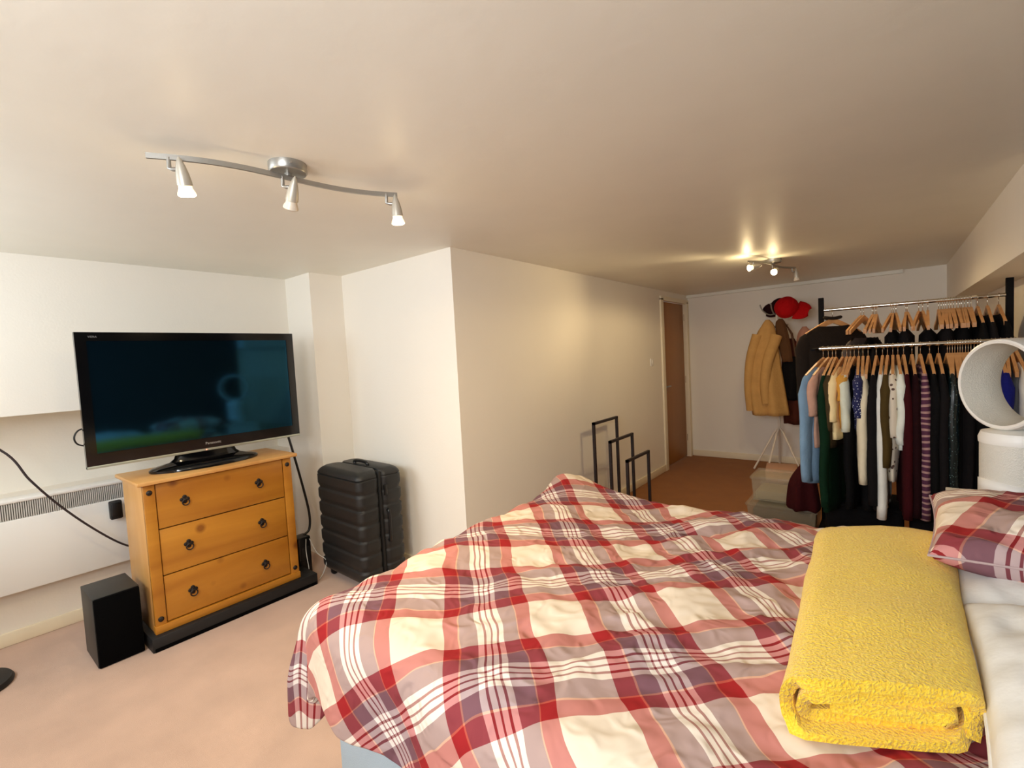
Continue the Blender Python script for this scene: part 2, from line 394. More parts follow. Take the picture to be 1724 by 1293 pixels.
def text(name, body, size, m, parent, loc, rot, align='CENTER', ext=.0005):
    c = bpy.data.curves.new(name, 'FONT'); c.body = body; c.size = size; c.align_x = align; c.align_y = 'CENTER'; c.extrude = ext
    c.materials.append(m); o0 = bpy.data.objects.new(name, c); me = bpy.data.meshes.new_from_object(o0)
    bpy.data.objects.remove(o0); bpy.data.curves.remove(c); me.name = name
    o = bpy.data.objects.new(name, me); COL.objects.link(o); o.parent = parent; o.location = loc; o.rotation_euler = rot
    return o
rotX = (R(90), 0, R(90))
lg = text('logo_text', 'Panasonic', .0215, mat('logo_silver', (200, 202, 198), .3, .6), t, (.0006, .025, z0+.043), rotX)
text('model_text', 'VIERA', .014, mat('logo_dim', (120, 122, 124), .4), t, (.0006, yl+.07, z1-.024), rotX)
lathe_o('standby_light', emit('red_led', (1, .12, .05), 3), t, [(0, 0), (.0035, 0), (.003, .002), (0, .002)], 10, Matrix.Translation((.003, -.015, z0+.007)) @ Matrix.Rotation(R(90), 4, 'Y'))
t = thing('speaker', 'black box loudspeaker on the carpet beside the pine chest', 'speaker', (-3.10, .452, 0))
box('cabinet', mat('speaker_vinyl', (46, 46, 44), .5, bump=.15, bscale=200), t, -.28, -.012, 0, .19, 0, .355, .003)
box('grille', cloth_black, t, -.012, .006, .002, .188, .002, .353, .006)
# black router box hanging by the chest and cables
t = thing('adapter_box', 'black power adapter box standing on end behind the plinth by the suitcase', 'adapter', (-3.27, 1.60, 0))
box('case', black, t, -.05, .05, -.045, .045, .0, .27, .01)
box('plug_face', blackm, t, .05, .055, -.03, .03, .1, .2, .002)
tag(tubeo('power_cable', black, None, curve_pts([(-3.32, 1.575, 1.02), (-3.30, 1.587, .955), (-3.285, 1.64, .66), (-3.275, 1.675, .42), (-3.27, 1.665, .30), (-3.27, 1.62, .268)]), .0085), 'thick black cable running down between television and suitcase', 'cable')
tag(tubeo('thin_cable', mat('grey_cable', (190, 190, 186), .4), None, curve_pts([(-3.20, 1.60, .26), (-3.14, 1.565, .2), (-3.1, 1.555, .1), (-3.12, 1.565, .082)]), .0025, 6), 'thin pale cable looping down onto the black plinth', 'cable')
tag(tubeo('thin_cable', mat('grey_cable', (190, 190, 186), .4), None, curve_pts([(-3.21, 1.63, .25), (-3.12, 1.63, .17), (-3.06, 1.66, .12), (-3.06, 1.64, .05), (-3.07, 1.61, .004)]), .0025, 6), 'thin pale cable looping to the carpet by the suitcase', 'cable')
tag(tubeo('aerial_cable', mat('brown_cable', (44, 32, 34), .5), None, curve_pts([(-3.66, -.05, 1.34), (-3.62, .235, 1.11), (-3.60, .33, .93), (-3.60, .432, .765), (-3.60, .56, .595), (-3.60, .69, .455), (-3.60, .80, .39)]), .0055), 'dark cable sagging across the white heater', 'cable')
tag(tubeo('cable_loop', black, None, curve_pts([(-3.285, .53, 1.20), (-3.27, .49, 1.19), (-3.265, .472, 1.155), (-3.27, .485, 1.12), (-3.285, .53, 1.10)]), .004, 6), 'small black cable loop poking out behind television edge', 'cable')
t = thing('plug_box', 'small dark plug-in box beside the chest in front of the heater', 'plug', (-3.70, .655, .60))
box('case', blackm, t, .0, .04, 0, .06, 0, .11, .008); box('cover', black, t, .04, .045, .008, .052, .012, .098, .003)
# round base at left
t = thing('stand_base', 'black round base of a stand at the left edge on the carpet', 'stand', (-3.42, .03, 0))
lathe_o('disc', blackm, t, [(0, 0), (.155, 0), (.158, .012), (.15, .026), (.05, .04), (0, .042)], 40)
tubeo('pole', black, t, [(0, -.05, .035), (0, -.05, 1.0)], .012)

# ------------------------------------------------------------------ suitcase
t = thing('suitcase', 'black hard-shell suitcase with horizontal ribs standing in the corner', 'suitcase', (-3.125, 1.66, 0), R(-2))
SW, SD, SZ0, SZ1 = .545, .335, .045, .775
def rrect(x0, x1, y0, y1, r, z, n=6):
    pts = []
    for cx, cy, a0 in ((x1-r, y1-r, 0), (x0+r, y1-r, 90), (x0+r, y0+r, 180), (x1-r, y0+r, 270)):
        for k in range(n+1):
            a = R(a0 + 90*k/n); pts.append((cx+r*math.cos(a), cy+r*math.sin(a), z))
    return pts
def shell(y0, y1, flip):
    bm = bmesh.new(); rings = []
    N = 130
    for i in range(N+1):
        u = i/N; z = SZ0 + (SZ1-SZ0)*u
        e = min(z-SZ0, SZ1-z); rc = .055
        ins = rc - math.sqrt(max(0, rc*rc-(rc-e)**2)) if e < rc else 0
        ph = ((z-SZ0)/.098) % 1
        g = .0
        if .03 < z-SZ0 < SZ1-SZ0-.05:
            dd = min(ph, 1-ph)
            g = .011*max(0, 1-(dd/.12)**2) if ph > .5 else .011*max(0, 1-dd/.30)
        i2 = min(ins, .04); i3 = i2 + g
        if flip: rings.append(rrect(i2+g*.6, SW-i2-g*.6, y0, y1-i3, .045, z))
        else: rings.append(rrect(i2+g*.6, SW-i2-g*.6, y0+i3, y1, .045, z))
    loft(bm, rings); return bm
sh = link('front_shell', shell(0, SD*.5-.008, False), case_m, t, True, 50)
link('back_shell', shell(SD*.5+.008, SD, True), case_m, t, True, 50)
box('zip_band', mat('zip', (14, 14, 14), .7), t, .012, SW-.012, SD*.5-.012, SD*.5+.012, SZ0+.012, SZ1-.012, .01)
bm = bmesh.new(); tube(bm, curve_pts([(.19, SD*.5+.03, SZ1-.004), (.195, SD*.5+.03, SZ1+.016), (.27, SD*.5+.03, SZ1+.022), (.345, SD*.5+.03, SZ1+.016), (.35, SD*.5+.03, SZ1-.004)]), .011); link('top_handle', bm, black, t, True, 50)
bm = bmesh.new(); tube(bm, curve_pts([(SW-.004, SD*.5+.035, .30), (SW+.014, SD*.5+.035, .31), (SW+.018, SD*.5+.035, .40), (SW+.014, SD*.5+.035, .49), (SW-.004, SD*.5+.035, .50)]), .01); link('side_handle', bm, black, t, True, 50)
box('lock', black, t, SW-.006, SW+.008, SD*.5+.015, SD*.5+.04, .60, .67, .004)
for x in (.06, SW-.06):
    for y in (.06, SD-.06):
        bm = bmesh.new(); lathe(bm, [(.022, -.011), (.024, -.006), (.024, .006), (.022, .011)], 16, Matrix.Translation((x, y, .024)) @ Matrix.Rotation(R(90), 4, 'Y')); bx(bm, x-.018, x+.018, y-.018, y+.018, .03, .06); link('wheel', bm, black, t, True, 40)

# ------------------------------------------------------------------ bed
BX0, BX1, BY0, BY1 = -1.42, .58, .765, 2.265
t = thing('bed', 'double divan bed with pale blue-grey fabric base', 'bed', ((BX0+BX1)/2, (BY0+BY1)/2, 0))
hx, hy = 1.0, .75
box('divan_base', divan_m, t, -hx, hx, -hy, hy, .035, .36, .015)
box('mattress', matt_m, t, -hx+.005, hx-.005, -hy+.005, hy-.005, .362, .60, .05, 4)
for x in (-hx+.08, hx-.08):
    for y in (-hy+.08, hy-.08):
        lathe_o('caster', black, t, [(.02, 0), (.024, .01), (.02, .036)], 12, Matrix.Translation((x, y, 0)))

def ztop(x, y):
    z = .695
    z += .022*nz(x*1.9+3, y*1.9) + .03*math.exp(-((x+1.30)/.16)**2)*min(1, max(0, (y-.7)/.4))
    z += .075*math.exp(-((x+1.40)/.11)**2-((y-2.17)/.13)**2)
    z += .035*math.exp(-((x+.03)/.16)**2-((y-2.14)/.12)**2)
    z += -.02*math.exp(-((x+.85)/.25)**2-((y-2.0)/.3)**2)
    # wrinkles running diagonally
    a = (x*.8+y*.6); c_ = (-x*.6+y*.8)
    z += .011*(1-abs(nz(a*3.2, c_*7.5, 4)))**3 - .006
    k = .6 + 1.0*max(0, min(1, (x+1.1)/.5))*max(0, min(1, (y-.9)/.5))
    z += .014*k*nz(a*6, c_*11, 2) + .016*k*(.35-abs(nz(x*7+1, y*10, 6))) + .007*k*(.4-abs(nz(a*15, c_*19, 16)))
    z += .0035*nz(x*26, y*26, 9)
    return z
def duvet_mesh():
    bm = bmesh.new(); uvl = bm.loops.layers.uv.new('UVMap')
    X0, Y0, Y1 = BX0+.02, BY0+.025, BY1-.03
    FO, NO, AO, XE = .40, .355, .34, .235
    ns, nt_ = 190, 200; G = {}
    for i in range(ns+1):
        s = X0-FO + (XE-X0+FO)*i/ns
        for j in range(nt_+1):
            tt = Y0-NO + (Y1-Y0+NO+AO)*j/nt_
            ox = max(0, X0-s); oy = (Y0-tt) if tt < Y0 else (tt-Y1 if tt > Y1 else 0); sy = -1 if tt < Y0 else 1
            L_ = math.hypot(ox, oy); cx = max(s, X0); cy = min(max(tt, Y0), Y1)
            z = ztop(cx, cy)
            if L_ > 1e-6:
                nx, ny = -ox/L_, sy*oy/L_
                Lm = min(FO/max(abs(nx), 1e-6), (NO if sy < 0 else AO)/max(abs(ny), 1e-6))
                Lc = L_*min(1, .50/Lm) if Lm > .5 else L_
                r = .105
                if Lc < r*math.pi/2: out, dn = r*math.sin(Lc/r), r*(1-math.cos(Lc/r))
                else: out, dn = r + .05*(Lc-r*math.pi/2), r + (Lc-r*math.pi/2)
                ang = math.atan2(ny, nx)
                along = cx*1.0 if abs(ny) > abs(nx) else cy
                ph = (cx+cy)*11 + ang*4.0
                fold = (.024*math.sin(ph + 2*nz(cx*2, cy*2, 5)) + .02*nz(cx*5, cy*5, ang*2))*min(1, dn/.25)
                corner = abs(nx*ny)*2
                out += fold + .065*corner*math.sin(ang*7+1)*min(1, dn/.3)
                out = max(out, .03*min(1, Lc/.05))
                p = Vector((cx+nx*out, cy+ny*out, z-dn + .01*nz(cx*6, cy*6, dn*6)))
            else: p = Vector((cx, cy, z))
            p += Vector((.016*nz(cx*7, cy*7, 11) + .003*nz(cx*19, cy*19, 3), .016*nz(cx*7, cy*7, 21) + .003*nz(cx*19, cy*19, 8), 0))*(1 if L_ < .2 else .4)
            if XE-s < .06: p.z -= .03*(1-(XE-s)/.06)**2
            G[i, j] = (bm.verts.new(p), (s, tt))
    for i in range(ns):
        for j in range(nt_):
            q = [G[i, j], G[i+1, j], G[i+1, j+1], G[i, j+1]]
            f = bm.faces.new([v for v, _ in q])
            for lp, (_, (a, c_)) in zip(f.loops, q): lp[uvl].uv = (1.74*a + 1.795*c_ - .152 + .69, -1.585*a + 1.725*c_ - 2.545 + .69)
    return bm
plaid_m = plaid('plaid_cotton', 1, 0, 0, 0, .92)
t = link('duvet', duvet_mesh(), plaid_m, None, True)
tag(t, 'red, cream and mauve plaid duvet draped over the bed', 'duvet')
sm = t.modifiers.new('thick', 'SOLIDIFY'); sm.thickness = .02; sm.offset = -1
su = t.modifiers.new('soft', 'SUBSURF'); su.levels = 0; su.render_levels = 1

def pillow(name, label, m, x0, x1, y0, y1, z0, z1, seed, rz=0, tilt=0, cuff=None):
    t = thing(name, label, 'pillow', ((x0+x1)/2, (y0+y1)/2, z0), rz)
    bm = bmesh.new(); uvl = bm.loops.layers.uv.new('UVMap'); n = 44; hx_, hy_, hz = (x1-x0)/2, (y1-y0)/2, (z1-z0)/2
    top, bot = {}, {}
    for i in range(n+1):
        for j in range(n+1):
            u, v = 2*i/n-1, 2*j/n-1
            e = (max(0, 1-abs(u)**2.6)*max(0, 1-abs(v)**2.6))**.42
            px = u*hx_*(1-.06*(1-abs(v)**2)*abs(u)**6 + .0) ; py = v*hy_*(1-.06*(1-abs(u)**2)*abs(v)**6)
            wr = .030*nz(u*2+seed, v*3, seed) + .020*nz(u*5, v*5+seed, 3) + .012*(.5-abs(nz(u*4+seed, v*7, 8)))
            zt = hz*(1+e*(1 + wr*6)) + tilt*u*hx_ ; zb = hz*(1-e*.98) + tilt*u*hx_
            top[i, j] = bm.verts.new((px, py, zt))
            bot[i, j] = top[i, j] if e < 1e-6 else bm.verts.new((px, py, zb))
    for g, sgn in ((top, 1), (bot, -1)):
        for i in range(n):
            for j in range(n):
                q = [g[i, j], g[i+1, j], g[i+1, j+1], g[i, j+1]]
                try: f = bm.faces.new(q if sgn > 0 else q[::-1])
                except ValueError: continue
                for lp in f.loops: lp[uvl].uv = (lp.vert.co.x, lp.vert.co.y)
    link('cover', bm, m, t, True)
    per = [(-1+2*k/18, -1) for k in range(18)] + [(1, -1+2*k/18) for k in range(18)] + [(1-2*k/18, 1) for k in range(18)] + [(-1, 1-2*k/18) for k in range(18)]
    pts = [(u*hx_*(1-.06*(1-v*v)*abs(u)**6), v*hy_*(1-.06*(1-u*u)*abs(v)**6), hz + tilt*u*hx_) for u, v in per]
    tubeo('seam', m, t, pts, .0035, 6, True)
    return t
pillow('pillow', 'white pillow nearest the camera at the head of the bed', linen, .118, .60, .84, 1.60, .665, .85, 2.2, R(-2))
pillow('pillow', 'white pillow lying under the plaid pillow', linen, .125, .60, 1.60, 2.26, .665, .81, 5.1, R(1))
pillow('pillow', 'red and mauve plaid pillow on top of the white pillow', plaid('plaid_pillow', .50, .62, .50, 20, 1), .095, .60, 1.70, 2.36, .75, .925, 8.4, R(-3))

# folded yellow throw: a strip of cloth folded over and over, rolled edge towards the camera
def throw_mesh():
    bm = bmesh.new()
    W_, T = .335, .031
    path = []
    def arc(cx, cz, r, a0, a1, n=8):
        for k in range(n+1):
            a = R(a0+(a1-a0)*k/n); path.append((cx+r*math.cos(a), cz+r*math.sin(a)))
    # from the free inner end, spiralling outwards
    path += [(.085, .0605), (.18, .0625), (.26, .060)]
    arc(W_-.030, .0475, .0135, 80, -80, 6)
    path += [(.25, .032), (.15, .031), (.09, .032)]
    arc(.058, .060, .029, 270, 90, 8)
    path += [(.12, .0905), (.20, .092), (.27, .089)]
    arc(W_-.012, .052, .040, 75, -80, 8)
    path += [(.27, .008), (.17, .004), (.10, .004)]
    arc(.045, .0585, .056, 262, 95, 12)
    path += [(.10, .118), (.18, .121), (.26, .118), (.32, .108)]
    arc(W_+.002, .068, .037, 70, 0, 4)
    path += [(W_+.036, .045), (W_+.026, .018)]
    P = [Vector((x, 0, z)) for x, z in path]
    ny = 60; LEN = .97
    rows = []
    for j in range(ny+1):
        v = j/ny; y = LEN*v; row = []
        for i, p in enumerate(P):
            t_ = (P[min(i+1, len(P)-1)] - P[max(i-1, 0)]).normalized(); n_ = Vector((-t_.z, 0, t_.x))
            for sgn in (1, -1):
                q = p + n_*T*(.47 + .05*nz(i*.9, j*.6, 2))*sgn
                q = q + Vector((.012*nz(y*4, i*.15, 3), 0, 0))
                q.z += .008*nz(q.x*9, y*6, 1)*min(1, q.z/.05) - .02*max(0, .12-v)/.12*(1 if q.z > .09 else .3)*0
                edge = .014*nz(i*.35, j*.0, 7) if j in (0, ny) else 0
                yy = y + edge - (.02 if p.z < .02 and v < .5 else 0)
                if j <= 3: yy += -.012*math.sin(i*.4)*(1-j/3)
                zz = q.z*(1-.20*max(0, (v-.86)/.14)**2)
                row.append(Vector((q.x*.755*(1+.18*v), yy + .36*q.x, max(zz*.86, .001))))
        rows.append(row)
    V = [[bm.verts.new(q) for q in r] for r in rows]; n = len(P)
    for j in range(ny):
        for i in range(n-1):
            for s_ in (0, 1):
                a, b, c, d_ = V[j][2*i+s_], V[j][2*i+2+s_], V[j+1][2*i+2+s_], V[j+1][2*i+s_]
                bm.faces.new((a, b, c, d_) if s_ else (d_, c, b, a))
        for i in (0, n-1): bm.faces.new((V[j][2*i], V[j][2*i+1], V[j+1][2*i+1], V[j+1][2*i]))
    for j in (0, ny):
        for i in range(n-1): bm.faces.new((V[j][2*i], V[j][2*i+1], V[j][2*i+3], V[j][2*i+2]))
    return bm
yel = bpy.data.materials.new('yellow_knit'); yel.use_nodes = True; nt = yel.node_tree; b = nt.nodes['Principled BSDF']
b.inputs['Base Color'].default_value = (*lin((226, 190, 30)), 1); b.inputs['Roughness'].default_value = .95; b.inputs['Specular IOR Level'].default_value = .1
b.inputs['Sheen Weight'].default_value = .3
tc = nt.nodes.new('ShaderNodeTexCoord'); vo = nt.nodes.new('ShaderNodeTexNoise'); vo.inputs['Scale'].default_value = 190; vo.inputs['Detail'].default_value = 2
nt.links.new(tc.outputs['Object'], vo.inputs['Vector'])
bp = nt.nodes.new('ShaderNodeBump'); bp.inputs['Strength'].default_value = .9; bp.inputs['Distance'].default_value = .006; bp.invert = True
nt.links.new(vo.outputs['Fac'], bp.inputs['Height']); nt.links.new(bp.outputs['Normal'], b.inputs['Normal'])
mr = nt.nodes.new('ShaderNodeValToRGB'); mr.color_ramp.elements[0].color = (*lin((250, 216, 72)), 1); mr.color_ramp.elements[1].color = (*lin((238, 194, 46)), 1); mr.color_ramp.elements[0].position = .35; mr.color_ramp.elements[1].position = .65
nt.links.new(vo.outputs['Fac'], mr.inputs['Fac']); nt.links.new(mr.outputs['Color'], b.inputs['Base Color'])
t = link('throw_blanket', throw_mesh(), yel, None, True, 70)
t.location = (-.158, .995, .705); t.rotation_euler = (0, 0, R(2.0))
tag(t, 'folded mustard yellow knitted throw lying on the plaid duvet', 'blanket')

# ------------------------------------------------------------------ towel stand with three arches
t = thing('towel_stand', 'dark metal stand of three stepped square arches by the beige wall', 'towel stand', (-1.87, 3.84, 0))
for x, h in ((-.15, .85), (0, .70), (.15, .55)):
    bm = bmesh.new()
    for y in (-.22, .22): bx(bm, x-.011, x+.011, y-.011, y+.011, .02, h)
    bx(bm, x-.011, x+.011, -.231, .231, h-.022, h); link('arch', bm, frame_m, t)
for y in (-.22, .22): box('base_bar', frame_m, t, -.18, .18, y-.012, y+.012, 0, .022)

# ------------------------------------------------------------------ clothes rack
FY, FZ, BY, BZ = 3.75, 1.40, 4.25, 1.678
t = thing('clothes_rack', 'black and chrome double clothes rack behind the bed', 'clothes rack', (.085, 4.0, 0))
def rel(x, y, z): return (x-.085, y-4.0, z)
for x, tp in ((-.405, 1.772), (.578, 1.785)):
    bm = bmesh.new(); bx(bm, *rel(x-.017, 0, 0)[:1], x+.017-.085, BY-.017-4, BY+.017-4, .06, tp, .003); link('post', bm, mat('rack_black', (16, 14, 15), .8, spec=.15), t)
    bm = bmesh.new(); bx(bm, x-.014-.085, x+.014-.085, FY-.012-4, BY-4, FZ-.014, FZ+.002, .002); link('arm', bm, mat('rack_black', (16, 14, 15), .8, spec=.15), t)
    bm = bmesh.new(); bx(bm, x-.018-.085, x+.018-.085, FY-.1-4, BY+.22-4, .06, .09, .003); link('foot', bm, mat('rack_black', (16, 14, 15), .8, spec=.15), t)
    for y in (FY-.07, BY+.19): lathe_o('caster', black, t, [(.026, -.01), (.03, 0), (.026, .01)], 14, Matrix.Translation(rel(x, y, .03)) @ Matrix.Rotation(R(90), 4, 'Y'))
tubeo('rail', chrome, t, [rel(-.40, BY, BZ), rel(.575, BY, BZ)], .0125, 14)
tubeo('rail', chrome, t, [rel(-.372, FY, FZ), rel(.575, FY, FZ)], .0125, 14)
tubeo('lower_bar', chrome, t, [rel(-.405, BY, .2), rel(.578, BY, .2)], .01, 10)

# hangers: local frame, origin where the hook sits on the rail, +x along the near arm
def hanger_mesh():
    hw = .195
    bm = bmesh.new()
    pts = [(.016*math.sin(a), 0, .0145*math.cos(a)) for a in [R(d_) for d_ in range(-100, 181, 20)]] + [(0, 0, -.03), (0, 0, -.062)]
    tube(bm, pts, .0021, 6); hk = bpy.data.meshes.new('hook'); bmesh.ops.recalc_face_normals(bm, faces=bm.faces); bm.to_mesh(hk); bm.free(); hk.materials.append(chrome)
    hk.polygons.foreach_set('use_smooth', [True]*len(hk.polygons))
    bm = bmesh.new(); rings = []
    for i in range(-10, 11):
        u = i/10; s = u*hw; z = -.058 - .105*abs(u)**1.1; hh = .0205*(1-.3*abs(u)); th = .007
        rings.append([(s, th, z), (s, -th, z), (s, -th, z-hh*2), (s, th, z-hh*2)])
    loft(bm, rings); ar = bpy.data.meshes.new('arms'); bmesh.ops.recalc_face_normals(bm, faces=bm.faces); bm.to_mesh(ar); bm.free(); ar.materials.append(hang_m)
    return hk, ar
HK, AR = hanger_mesh()
def hanger(x, y, z, rz, label, group=None):
    t = thing('coat_hanger', label, 'hanger', (x, y, z + .0), rz, group)
    a = bpy.data.objects.new('hook', HK); COL.objects.link(a); a.parent = t
    b_ = bpy.data.objects.new('arms', AR); COL.objects.link(b_); b_.parent = t
    return t
def fabric(name, rgb, **k): return mat('cloth_'+name, rgb, .9, spec=.15, bump=.3, bscale=60, var=.06, vscale=14, **k)
def garment(name, label, cat, x, y, z, rz, m, length, hw=.205, th=.028, flare=1.0, sleeve=None, swid=.055, seed=0, sm=None, group=None, collar=False, shrink=.93, drop=0, flat=False):
    """body lofted from the hanger's shoulder line to the hem, sleeves hanging from both shoulders"""
    t = thing(name, label, cat, (x, y, z), rz, group)
    bm = bmesh.new(); K, N = 16, 28; rings = []
    for k in range(K+1):
        u = k/K; ring = []
        wz = hw*(1 + (shrink-1)*min(1, u*5)*(1-u*.0))*(1+(flare-1)*u); tz = .010 + (th-.010)*min(1, u*(16 if flat else 4)) * (1+(flare-1)*.6*u)
        for q in range(N):
            a = 2*math.pi*q/N; ca, sa = math.cos(a), math.sin(a)
            s = wz*math.copysign(abs(ca)**.8, ca)
            zs_ = (-.055 - drop - .105*(abs(s)/.205)**1.1 - (.055*max(0, 1-(abs(s)/.085)**2) if not flat else 0)) if not flat else -.165
            zz = zs_ + (-(.05+length) - zs_)*u if k else zs_
            f = 1 + .55*min(1, u*2)*nz(s*22+seed, u*1.4, seed*3.1)
            ring.append((s + .012*u*nz(u*3, seed, a), tz*math.copysign(abs(sa)**.7, sa)*f + .02*u*nz(u*2+seed, 1, 0), zz + .012*u*nz(s*9, seed, 2)))
        rings.append(ring)
    loft(bm, rings); link('body', bm, m, t, True)
    if sleeve:
        for sg in (1, -1):
            bm = bmesh.new(); rings = []; K2, N2 = 12, 16
            for k in range(K2+1):
                u = k/K2
                g = min(1, u*6); w_ = swid*(1-.30*u)*(.8+.2*g); t2 = .010 + (.029*(1-.2*u)-.010)*g
                cs = hw*.86 + .02*g + .012*math.sin(u*2.5)
                c = Vector((sg*cs, .010*nz(u*3, seed, sg), -.145-drop - sleeve*u))
                rings.append([(c.x + w_*math.cos(a)*(1+.16*nz(u*5, math.cos(a)*2, seed)), c.y + t2*math.sin(a)*(1+.25*nz(u*4, a, seed+5)), c.z - sg*math.cos(a)*w_*(.62*(1-g) + .25*(g if u < .98 else .1)*(1-u))) for a in [2*math.pi*q/N2 for q in range(N2)]])
            loft(bm, rings); link('sleeve', bm, sm or m, t, True)
    if collar:
        tubeo('collar', m, t, [(.055*math.cos(a), .022*math.sin(a), -.048-drop+.004*math.cos(2*a)) for a in [2*math.pi*q/20 for q in range(20)]], .012, 8, True)
    return t
def stripes(name, c1, c2, scale, axis='Z', rough=.9, kind='BANDS'):
    M = bpy.data.materials.new(name); M.use_nodes = True; nt = M.node_tree; b = nt.nodes['Principled BSDF']
    tc = nt.nodes.new('ShaderNodeTexCoord'); wv = nt.nodes.new('ShaderNodeTexWave'); wv.wave_type = 'BANDS'; wv.bands_direction = axis
    wv.inputs['Scale'].default_value = scale; wv.inputs['Distortion'].default_value = 2.5; wv.inputs['Detail'].default_value = 1
    nt.links.new(tc.outputs['Object'], wv.inputs['Vector'])
    rp = nt.nodes.new('ShaderNodeValToRGB'); rp.color_ramp.interpolation = 'CONSTANT'
    rp.color_ramp.elements[0].color = (*lin(c1), 1); rp.color_ramp.elements[1].position = .72; rp.color_ramp.elements[1].color = (*lin(c2), 1)
    nt.links.new(wv.outputs['Fac'], rp.inputs['Fac']); nt.links.new(rp.outputs['Color'], b.inputs['Base Color']); b.inputs['Roughness'].default_value = rough
    return M
def spots(name, c1, c2, scale, thr=.3, rough=.9, metal=0):
    M = bpy.data.materials.new(name); M.use_nodes = True; nt = M.node_tree; b = nt.nodes['Principled BSDF']
    tc = nt.nodes.new('ShaderNodeTexCoord'); v = nt.nodes.new('ShaderNodeTexVoronoi'); v.inputs['Scale'].default_value = scale
    nt.links.new(tc.outputs['Object'], v.inputs['Vector'])
    rp = nt.nodes.new('ShaderNodeValToRGB'); rp.color_ramp.interpolation = 'CONSTANT'
    rp.color_ramp.elements[0].color = (*lin(c2), 1); rp.color_ramp.elements[1].position = thr; rp.color_ramp.elements[1].color = (*lin(c1), 1)
    nt.links.new(v.outputs['Distance'], rp.inputs['Fac']); nt.links.new(rp.outputs['Color'], b.inputs['Base Color'])
    b.inputs['Roughness'].default_value = rough; b.inputs['Metallic'].default_value = metal
    return M
blk = fabric('black', (14, 13, 14)); blk2 = fabric('charcoal', (24, 21, 22))
